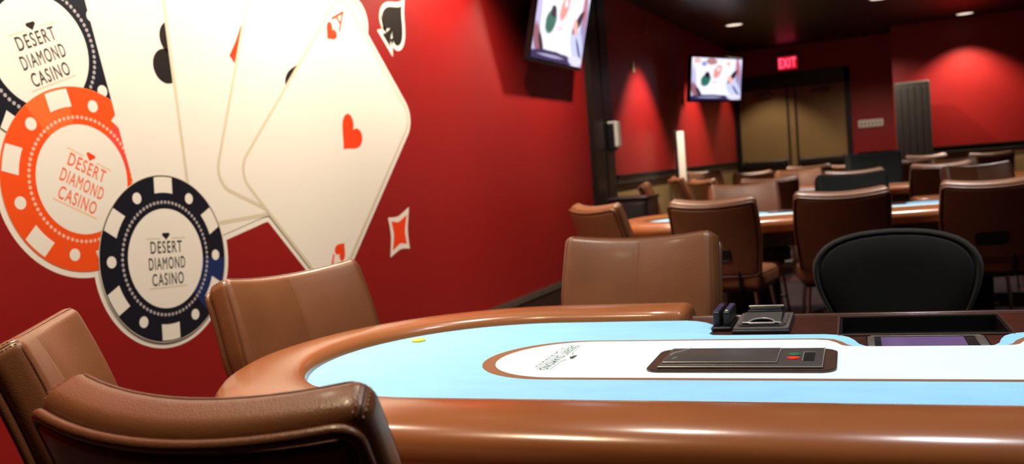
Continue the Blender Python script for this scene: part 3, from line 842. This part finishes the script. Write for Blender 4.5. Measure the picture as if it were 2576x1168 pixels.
def make_chair(label, loc, rz, group, LE='leather', LP='leather_pipe', ST='stitch', nm='player_chair'):
    t = thing(nm, label, 'chair', loc, rz, group)
    # upholstered back
    inner_x = [HX*k for k in (-0.78, -0.6, -0.4, -0.22, -0.1, -0.05, -0.025, -0.012, 0, 0.012, 0.025, 0.05, 0.1, 0.22, 0.4, 0.6, 0.78)]
    inner_h = [HH*k for k in (-0.78, -0.6, -0.4, -0.2, 0, 0.2, 0.4, 0.6, 0.78)]
    vs, fs = rounded_box((2*HX, 2*HN, 2*HH), 0.026, 4, (inner_x, (0,), inner_h))
    out = []
    for p in vs:
        x, nn, h = p
        if nn > 0.005:
            q = max(0, 1-(x/HX)**4)*max(0, 1-(h/HH)**4)
            nn += 0.010*q*(1-0.38*math.exp(-(x/0.020)**2))
        elif nn < -0.005:
            nn -= 0.006*max(0, 1-(x/HX)**4)*max(0, 1-(h/HH)**4)
        out.append(back_pt(x, nn, h))
    mb = MB(); mb.add(out, fs); bk = mb.build('backrest', M[LE], t)
    # rear panel, slightly proud, bordered by a flat welt
    px, ph = HX-0.026, HH-0.027
    vs, fs = rounded_box((2*px, 0.020, 2*ph), 0.008, 3, ([px*k for k in (-.8, -.6, -.4, -.2, 0, .2, .4, .6, .8)], (), [ph*k for k in (-.8, -.6, -.3, 0, .3, .6, .8)]))
    mb = MB(); mb.add([back_pt(p[0], p[1]-HN-0.008-0.004*max(0, 1-(p[0]/px)**4)*max(0, 1-(p[2]/ph)**4), p[2]) for p in vs], fs)
    mb.build('rear_panel', M[LE], t)
    wl = [(x, h) for x, h in round_rect(2*(HX-0.014), 2*(HH-0.014), 0.024, 6)]
    dense = []
    for i in range(len(wl)):
        a, b = wl[i], wl[(i+1) % len(wl)]; m = max(1, int(math.dist(a, b)/0.03))
        for k in range(m): dense.append((a[0]+(b[0]-a[0])*k/m, a[1]+(b[1]-a[1])*k/m))
    mb = MB(); mb.tube([back_pt(x, -HN-0.009, h) for x, h in dense], 0.0085, 10, closed=True); mb.build('welt', M[LP], t)
    # front edge piping
    wl2 = [(x, h) for x, h in round_rect(2*(HX-0.006), 2*(HH-0.006), 0.026, 6)]
    dense2 = []
    for i in range(len(wl2)):
        a, b = wl2[i], wl2[(i+1) % len(wl2)]; m = max(1, int(math.dist(a, b)/0.03))
        for k in range(m): dense2.append((a[0]+(b[0]-a[0])*k/m, a[1]+(b[1]-a[1])*k/m))
    mb = MB(); mb.tube([back_pt(x, HN-0.010, h) for x, h in dense2], 0.0032, 8, closed=True); mb.build('piping', M[LP], t)
    # centre seam on the front
    mb = MB(); mb.tube([back_pt(0, HN+0.0062*(1-(k/10)**4)-0.0012, HH*k/10) for k in range(-9, 10)], 0.0018, 6); mb.build('centre_seam', M[LE], t)
    # mitred corner seams with stitches either side
    for s in (-1, 1):
        seam = MB(); stt = MB()
        line = []
        for k in range(9):
            nn = -HN+0.002+(2*HN-0.012)*k/8
            bul = -0.0002
            e = 0.026*(1-math.sqrt(max(0, 1-max(0, abs(nn)-(HN-0.026))**2/0.026**2)))
            d = (HX-0.026)+(0.026-e)*0.7071+bul; g = (HH-0.026)+(0.026-e)*0.7071+bul
            line.append((s*d, nn, g))
        seam.tube([back_pt(*p) for p in line], 0.0013, 6)
        for o_ in (-1, 1):
            for k in range(1, 8):
                a = line[k]
                p = [(a[0]+s*o_*0.0045, a[1]+dn, a[2]-o_*0.0045) for dn in (-0.0022, 0.0022)]
                stt.tube([back_pt(*q) for q in p], 0.0008, 5)
        cs_ = seam.build('corner_seam', M['seam'], t); stt.build('stitching', M[ST], cs_)
    # recessed pull handle low on the rear
    mb = MB()
    hp = round_rect(0.160, 0.070, 0.012, 4)
    mb.tube([back_pt(x, -HN-0.026, y-0.085) for x, y in hp], 0.005, 6, closed=True)
    vs, fs = rounded_box((0.156, 0.010, 0.066), 0.004, 2); mb.add([back_pt(p[0], p[1]-HN-0.021, p[2]-0.085) for p in vs], fs)
    mb.build('pull_handle', M['black_plastic'], t)
    # seat
    def seatf(p):
        x, y, z = p
        q = max(0, 1-(x/0.25)**4)*max(0, 1-((y-0.02)/0.25)**4)
        return Vector((x*(0.96+0.12*(y+0.23)), y, z+(0.016*q if z > 0.46 else 0)))
    vs, fs = rounded_box((0.50, 0.49, 0.105), 0.035, 4, ([-.15, -.07, 0, .07, .15], [-.15, -.07, 0, .07, .15], ()))
    mb = MB(); mb.add([seatf(Vector(p)+Vector((0, 0.02, 0.455))) for p in vs], fs); st = mb.build('seat', M[LE], t)
    sp = round_rect(0.488, 0.478, 0.045, 6)
    mb = MB(); mb.tube([seatf(Vector((x, y+0.02, 0.492))) for x, y in sp], 0.0045, 8, closed=True); mb.build('seat_piping', M[LP], st)
    mb = MB(); mb.rbox((0, 0.02, 0.392), (0.42, 0.40, 0.022), 0.006, 2); mb.build('seat_base', M['black_plastic'], t)
    for sx in (-1, 1):
        mb = MB(); mb.tube([(sx*0.12, -0.15, 0.385), (sx*0.12, BY0-0.035, 0.40), (sx*0.12, BY0-0.045, 0.52)], 0.012, 8); mb.build('back_bracket', M['black_metal'], t)
        for sy in (-1, 1):
            mb = MB(); mb.tube([(sx*0.185, 0.02+sy*0.17, 0.385), (sx*0.205, 0.02+sy*0.19, 0.2), (sx*0.225, 0.02+sy*0.215, 0.004)], [0.012, 0.011, 0.010], 10)
            lg = mb.build('leg', M['chrome'], t)
            mb = MB(); mb.cyl((sx*0.225, 0.02+sy*0.215), 0.014, 0.012, 0.0, 0.012, 12); mb.build('foot_glide', M['black_plastic'], lg)
    for sy in (-1, 1):
        mb = MB(); mb.tube([(-0.21, 0.02+sy*0.198, 0.15), (0.21, 0.02+sy*0.198, 0.15)], 0.008, 8); mb.build('stretcher', M['chrome'], t)
    return t

YF = -0.262        # local y of the front top edge of the back
def chair_at(mx, my, face_deg):
    """origin and rotation of a chair whose top edge is at (mx,my) and which faces face_deg"""
    th = rad(face_deg-90)
    return (mx-(-math.sin(th))*YF, my-math.cos(th)*YF, 0), th
G1 = 'brown leather chairs round the front table'
G2 = 'brown leather chairs round the second table'
G3 = 'brown leather chairs in the far rows'
loc, th = chair_at(2.074, 0.898, 89)
ch0 = make_chair('brown leather chair closest to camera, seen from behind at bottom left', loc, th, G1)
def chair(mx, my, face, label, group, z=0.0, s=1.0):
    loc, th = chair_at(mx, my, face)
    return dup(ch0, (loc[0], loc[1], z), th, label, group, (s, s, s) if s != 1 else None)
chair(1.276, 1.318, 38, 'brown leather chair at the left frame edge, partly behind the nearest chair', G1)
chair(1.245, 2.170, -15, 'brown leather chair by the red wall under the fanned card graphic', G1)
chair(2.068, 2.867, -90, 'brown leather chair facing camera across the table beside the armrest end', G1)
chair(1.83, 5.33, 84, 'back-turned brown chair directly behind the camera-facing chair', G2)
chair(2.513, 5.50, 100, 'back-turned brown chair just left of the black dealer chair', G2)
chair(3.278, 5.74, 100, 'back-turned brown chair with black pull handle at right frame edge', G2)
chair(1.085, 5.49, 52, 'brown chair seen side-on at the end of the red mural wall', G2)

# ================================================================== DEALER CHAIRS
def make_dealer_chair(label, loc, rz, group):
    t = thing('dealer_chair', label, 'chair', loc, rz, group)
    R = [(0.0, 0.0), (0.055, 0.002), (0.105, 0.007), (0.150, 0.017), (0.187, 0.031), (0.214, 0.049), (0.235, 0.072), (0.249, 0.098), (0.255, 0.128), (0.253, 0.160), (0.246, 0.195), (0.235, 0.230),
         (0.220, 0.270), (0.200, 0.320), (0.178, 0.370), (0.155, 0.405), (0.120, 0.428), (0.06, 0.440), (0.0, 0.442)]
    cx, ch_ = 0, 0.20
    out = [(x, -h) for x, h in R] + [(-x, -h) for x, h in R[::-1]][1:-1]
    n = len(out)
    def P(rho, k, nn):
        x, h = out[k]; hh = -ch_+(h+ch_)*rho; x = x*rho
        top = 0.905
        z = top+hh*0.985; y = -0.20+0.10*(hh/0.44)+nn+0.045*(x/0.25)**2
        return (x, y, z)
    def shell(rings):
        mb = MB(); vs = []; fs = []
        for rho, nn in rings:
            for k in range(n): vs.append(P(rho, k, nn))
        for i in range(len(rings)-1):
            for k in range(n):
                k2 = (k+1) % n; fs.append((i*n+k, i*n+k2, (i+1)*n+k2, (i+1)*n+k))
        fs.append(tuple(range(n))); fs.append(tuple((len(rings)-1)*n+k for k in range(n))[::-1])
        return mb.add(vs, fs)
    shell([(0.02, -0.045), (0.5, -0.044), (0.85, -0.038), (0.94, -0.030), (0.985, -0.018), (1.0, -0.002), (0.995, 0.010), (0.975, 0.019), (0.95, 0.021), (0.925, 0.016), (0.915, 0.006), (0.5, 0.0), (0.02, 0.0)]).build('back_shell', M['fabric_rim'], t)
    shell([(0.02, -0.005), (0.905, -0.005), (0.915, 0.006), (0.910, 0.014), (0.88, 0.024), (0.80, 0.031), (0.6, 0.036), (0.3, 0.034), (0.02, 0.033)]).build('back_cushion', M['fabric'], t)
    mb = MB(); vs, fs = rounded_box((0.50, 0.47, 0.09), 0.035, 4, ([-.15, 0, .15], [-.15, 0, .15], ()))
    mb.add([Vector(p)+Vector((0, 0.04, 0.50)) for p in vs], fs); mb.build('seat', M['fabric'], t)
    mb = MB(); mb.tube([(0, -0.10, 0.44), (0, -0.25, 0.45), (0, -0.275, 0.55), (0, -0.265, 0.72)], 0.020, 10); mb.build('back_bracket', M['black_metal'], t)
    mb = MB(); mb.cyl((0, 0), 0.028, 0.024, 0.09, 0.45, 18); mb.build('gas_lift', M['black_metal'], t)
    for k in range(5):
        a = PI/2+2*PI*k/5
        mb = MB(); mb.tube([(0.02*math.cos(a), 0.02*math.sin(a), 0.105), (0.16*math.cos(a), 0.16*math.sin(a), 0.095), (0.29*math.cos(a), 0.29*math.sin(a), 0.068)], [0.026, 0.022, 0.016], 8)
        lg = mb.build('leg', M['black_plastic'], t)
        mb = MB(); v0 = []
        for s in (-1, 1):
            c0 = Vector((0.29*math.cos(a), 0.29*math.sin(a), 0.028)); d = Vector((-math.sin(a), math.cos(a), 0))
            mb.tube([c0+d*s*0.006, c0+d*s*0.022], 0.027, 14)
        mb.build('caster', M['black_plastic'], lg)
    return t
GD = 'dark fabric dealer chairs'
dc0 = make_dealer_chair('rounded black fabric dealer chair behind the front table chip tray', (2.830, 3.00, 0.0), PI, GD)
def chair(mx, my, face, label, group, ztop=0.945, src=None, k=None):
    """ztop: height of the back; taller chairs are larger"""
    k = k or ztop/0.945
    th = rad(face-90)
    loc = (mx+math.sin(th)*YF*k, my-math.cos(th)*YF*k, 0)
    return dup(src or ch0, loc, th, label, group, (k, k, k) if abs(k-1) > 1e-3 else None)
loc, th = chair_at(2.462, 7.52, -78)
gc0 = make_chair('dark green dealer chair low behind the middle back-turned brown chair', loc, th, GD, 'green', 'green', 'green', 'dealer_chair')
gc0.scale = (1.03, 1.03, 1.03)
chair(2.49, 11.2, -78, 'tall dark green dealer chair in front of the far doors', GD, 1.09, gc0)

# ------------------------------------------------------------------ remaining chairs of the room
chair(1.70, 7.17, -76, 'pinkish lit brown chair facing camera between two back-turned chairs', G2, 0.963)
chair(3.36, 8.00, -72, 'brown chair facing camera behind the chair with pull handle', G2, 0.97)
chair(1.66, 8.78, 100, 'back-turned brown chair behind the camera-facing chair of the second table', G3, 0.955)
chair(2.390, 8.93, 100, 'back-turned brown chair between the two dark green dealer chairs', G3, 0.97)
chair(3.121, 9.165, 104, 'back-turned brown chair right of the green dealer chairs with bright top', G3, 0.975)
chair(0.84, 9.90, 40, 'brown chair turned sideways at the left end of the far table', G3, 0.955)
chair(1.70, 10.95, -75, 'brown chair facing camera at the far table left of dealer', G3, 0.965)
chair(3.32, 11.35, -70, 'brown chair facing camera at the far table right of dealer', G3, 0.965)
chair(0.36, 10.75, 25, 'brown chair in shadow before the white panel on left wall', G3, 0.985)
chair(0.30, 12.45, -50, 'orange-brown chair right of the white panel on left wall', G3, 1.01)
chair(0.90, 12.7, 100, 'small distant brown chair below the left door edge', G3, 0.95)
chair(1.69, 12.1, 98, 'distant back-turned brown chair below the middle of the doors', G3, 0.99)
chair(2.05, 13.5, 95, 'distant brown chair glimpsed left of the tall green dealer chair', G3, 0.945)
chair(2.89, 12.5, 100, 'distant back-turned brown chair in front of the grey cabinet left part', G3, 0.97)
chair(3.06, 14.0, 100, 'distant back-turned brown chair in front of the grey cabinet right part', G3, 0.99)
chair(3.815, 13.4, 95, 'small distant back-turned brown chair against the far right wainscot', G3, 0.97)
chair(3.90, 9.2, 170, 'brown chair cut off by the right frame edge in the far rows', G3, 0.965)
chair(0.407, 9.20, 17, 'tan lit chair top behind the black cabinet on left wall', G3, 0.975)

# ================================================================== WALL THINGS
def television(label, p0, p1, zb, h, tilt, group):
    """p0,p1: left/right bottom corners in plan, screen faces the room to the right of p0->p1"""
    d = Vector((p1[0]-p0[0], p1[1]-p0[1])); w = d.length; ang = math.atan2(d.y, d.x)
    t = thing('television', label, 'television', ((p0[0]+p1[0])/2, (p0[1]+p1[1])/2, zb), ang, group)
    def T(p):       # tilt about the bottom edge, top leaning out (-y)
        x, y, z = p; c, s = math.cos(tilt), math.sin(tilt)
        return Vector((x, y*c-z*s, z*c+y*s))
    mb = MB(); vs, fs = rounded_box((w+0.05, 0.055, h+0.06), 0.012, 3); mb.add([T(Vector(p)+Vector((0, 0.030, h/2-0.003))) for p in vs], fs)
    mb.build('housing', M['tv_black'], t)
    # screen built upright so that its picture maps straight, then tilted as an object
    mb = MB(); mb.box(-w/2, w/2, -0.002, 0.002, 0.0, h)
    sc = mb.build('screen', M['tv'], t, smooth=False); sc.rotation_euler = (tilt, 0, 0)
    return t, T
TL = 'televisions high on the left wall'
tv1, T = television('large television tilted down on the near red wall, cut by frame top', (0.165, 6.815), (0.165, 8.005), 2.09, 0.67, rad(13.5), TL)
mb = MB(); mb.rbox((0, 0.14, 0.40), (0.40, 0.03, 0.30), 0.01, 2); mb.tube([(-0.1, 0.02, 0.40), (-0.1, 0.14, 0.40)], 0.02, 8); mb.tube([(0.1, 0.02, 0.40), (0.1, 0.14, 0.40)], 0.02, 8)
mb.build('wall_mount', M['black_metal'], tv1)
tv2, T = television('television angled out from the left wall near the far doors', (0.25, 12.16), (0.705, 13.26), 1.965, 0.555, rad(7), TL)
mb = MB(); mb.tube([(0, 0.05, 0.30), (-0.02, 0.20, 0.30), (0.05, 0.42, 0.30)], 0.025, 8); mb.rbox((0.04, 0.40, 0.30), (0.10, 0.08, 0.24), 0.01, 2)
mb.build('wall_mount', M['black_metal'], tv2)

sd = thing('soap_dispenser', 'white and black hand sanitizer dispenser on the dark wall trim', 'dispenser', (0.05, 9.10, 1.330))
mb = MB(); mb.rbox((0.035, 0, 0.135), (0.07, 0.12, 0.27), 0.012, 3); mb.build('body', M['black_plastic'], sd)
mb = MB(); mb.rbox((0.090, 0, 0.165), (0.045, 0.125, 0.27), 0.021, 4); mb.rbox((0.050, 0, 0.287), (0.085, 0.125, 0.026), 0.010, 3); mb.build('cover', M['plastic_white'], sd)

wp = thing('standing_panel', 'tall slim white panel standing against the left wall by the corner television', 'panel', (0.25, 11.42, 0))
mb = MB(); mb.rbox((0, 0, 0.79), (0.085, 0.05, 1.50), 0.008, 2); mb.build('board', M['plastic_white'], wp)
mb = MB(); mb.rbox((-0.060, 0.0, 0.79), (0.030, 0.06, 1.54), 0.008, 2); mb.rbox((0, 0, 0.02), (0.16, 0.24, 0.04), 0.01, 2); mb.build('frame', M['black_plastic'], wp)

mb = MB(); mb.rbox((0.006, 10.35, 2.285), (0.012, 0.075, 0.12), 0.004, 2)
tp = mb.build('wall_plate', M['beige_plastic']); tag(tp, 'small beige plate high on the left wall', 'wall plate')
mb = MB(); mb.rbox((0.015, 10.98, 2.81), (0.03, 0.075, 0.115), 0.006, 2)
tag(mb.build('alarm_strobe', M['strobe']), 'small dull red alarm box near the ceiling on left wall', 'alarm')
mb = MB(); mb.rbox((0.005, 10.93, 0.59), (0.010, 0.080, 0.125), 0.003, 2)
ol = mb.build('wall_outlet', M['plastic_white']); tag(ol, 'white outlet plate on the tan wainscot right of the black cabinet', 'outlet')

sw = thing('switch_plate', 'wide white plate on red wall right of the far doors', 'wall plate', (2.265, 16.9, 1.555))
mb = MB(); mb.rbox((0, -0.008, 0), (0.40, 0.016, 0.125), 0.005, 2); mb.build('plate', M['plastic_white'], sw)
for k in range(6):
    mb = MB(); mb.rbox((-0.15+0.06*k, -0.019, 0.0), (0.024, 0.010, 0.055), 0.003, 2); mb.build('switch', M['plate_mark'], sw)

ex = thing('exit_sign', 'glowing red exit sign above the far doors', 'exit sign', (0.965, 16.9, 2.60))
mb = MB(); mb.rbox((0, -0.045, 0.145), (0.36, 0.07, 0.29), 0.012, 3); mb.build('housing', M['exit_box'], ex)
mb = MB(); mb.box(-0.160, 0.160, -0.084, -0.080, 0.02, 0.235); mb.build('face', M['exit_face'], ex, smooth=False)
mb = MB(); v, f = text2d('EXIT', 0.015); mb.add([(a*0.285, -0.0855, 0.130+b*0.165) for a, b in v], f); mb.build('lettering', M['exit_red'], ex, smooth=False, auto='keep')

# grey cabinet against the far right wall
gc = thing('tall_cabinet', 'tall dark grey fluted cabinet by the corner of the far wall', 'cabinet', (2.93, 15.40, 0))
mb = MB(); mb.rbox((0, 0, 1.05), (0.50, 0.42, 2.08), 0.035, 4); mb.build('body', M['grey_cab'], gc)
for k in range(5):
    mb = MB(); mb.rbox((-0.19+0.095*k, -0.206, 1.03), (0.088, 0.022, 1.96), 0.008, 3); mb.build('flute', M['grey_cab'], gc)
mb = MB(); mb.box(-0.24, 0.24, -0.2, 0.2, 0, 0.04); mb.build('plinth', M['black_plastic'], gc, smooth=False)

# black cabinet behind the side-on chair
bc = thing('black_cabinet', 'low black cabinet by the left wall behind the side-on chair', 'cabinet', (0.625, 7.85, 0))
mb = MB(); mb.rbox((0, 0, 0.44), (0.34, 0.40, 0.86), 0.01, 2); mb.build('body', M['black_plastic'], bc)
mb = MB(); mb.rbox((0, 0, 0.882), (0.36, 0.43, 0.025), 0.006, 2); mb.build('top', M['black_plastic'], bc)
mb = MB(); mb.rbox((0, -0.206, 0.46), (0.30, 0.014, 0.76), 0.004, 2); dd = mb.build('door', M['black_plastic'], bc)
mb = MB(); mb.tube([(0.12, -0.222, 0.42), (0.12, -0.222, 0.54)], 0.006, 8); mb.build('handle', M['black_metal'], dd)

# ================================================================== CAMERA, WORLD, VIEW
w = bpy.data.worlds.new('room_world'); SC.world = w; w.use_nodes = True
w.node_tree.nodes['Background'].inputs['Color'].default_value = (0.02, 0.02, 0.02, 1)
w.node_tree.nodes['Background'].inputs['Strength'].default_value = 0.1

cam = bpy.data.cameras.new('camera'); co = bpy.data.objects.new('camera', cam); link(co)
yaw = 1.1543 - PI/2; pitch, roll = 0.0635, 0.0786
def to_room(v):
    tw = 1.1543
    return Vector((math.sin(tw)*v[0]-math.cos(tw)*v[1], math.cos(tw)*v[0]+math.sin(tw)*v[1], v[2]))
cp, sp_ = math.cos(pitch), math.sin(pitch)
fw = Vector((0, cp, -sp_)); up = Vector((0, sp_, cp)); rt = Vector((1, 0, 0))
r2 = rt*math.cos(roll)-up*math.sin(roll); u2 = rt*math.sin(roll)+up*math.cos(roll)
fw, r2, u2 = to_room(fw), to_room(r2), to_room(u2)
m3 = Matrix((r2, u2, -fw)).transposed()
co.matrix_world = Matrix.Translation((2.9, 0.0, 1.178)) @ m3.to_4x4()
cam.sensor_fit = 'HORIZONTAL'; cam.sensor_width = 36; cam.lens = 36*2305.4/2576
cam.clip_start = 0.05; cam.clip_end = 60
cam.dof.use_dof = True; cam.dof.focus_distance = 1.75; cam.dof.aperture_fstop = 4.3
SC.camera = co
SC.view_settings.view_transform = 'Standard'; SC.view_settings.look = 'None'
SC.view_settings.gamma = 1; SC.view_settings.use_curve_mapping = False
SC.view_settings.exposure = 0.5
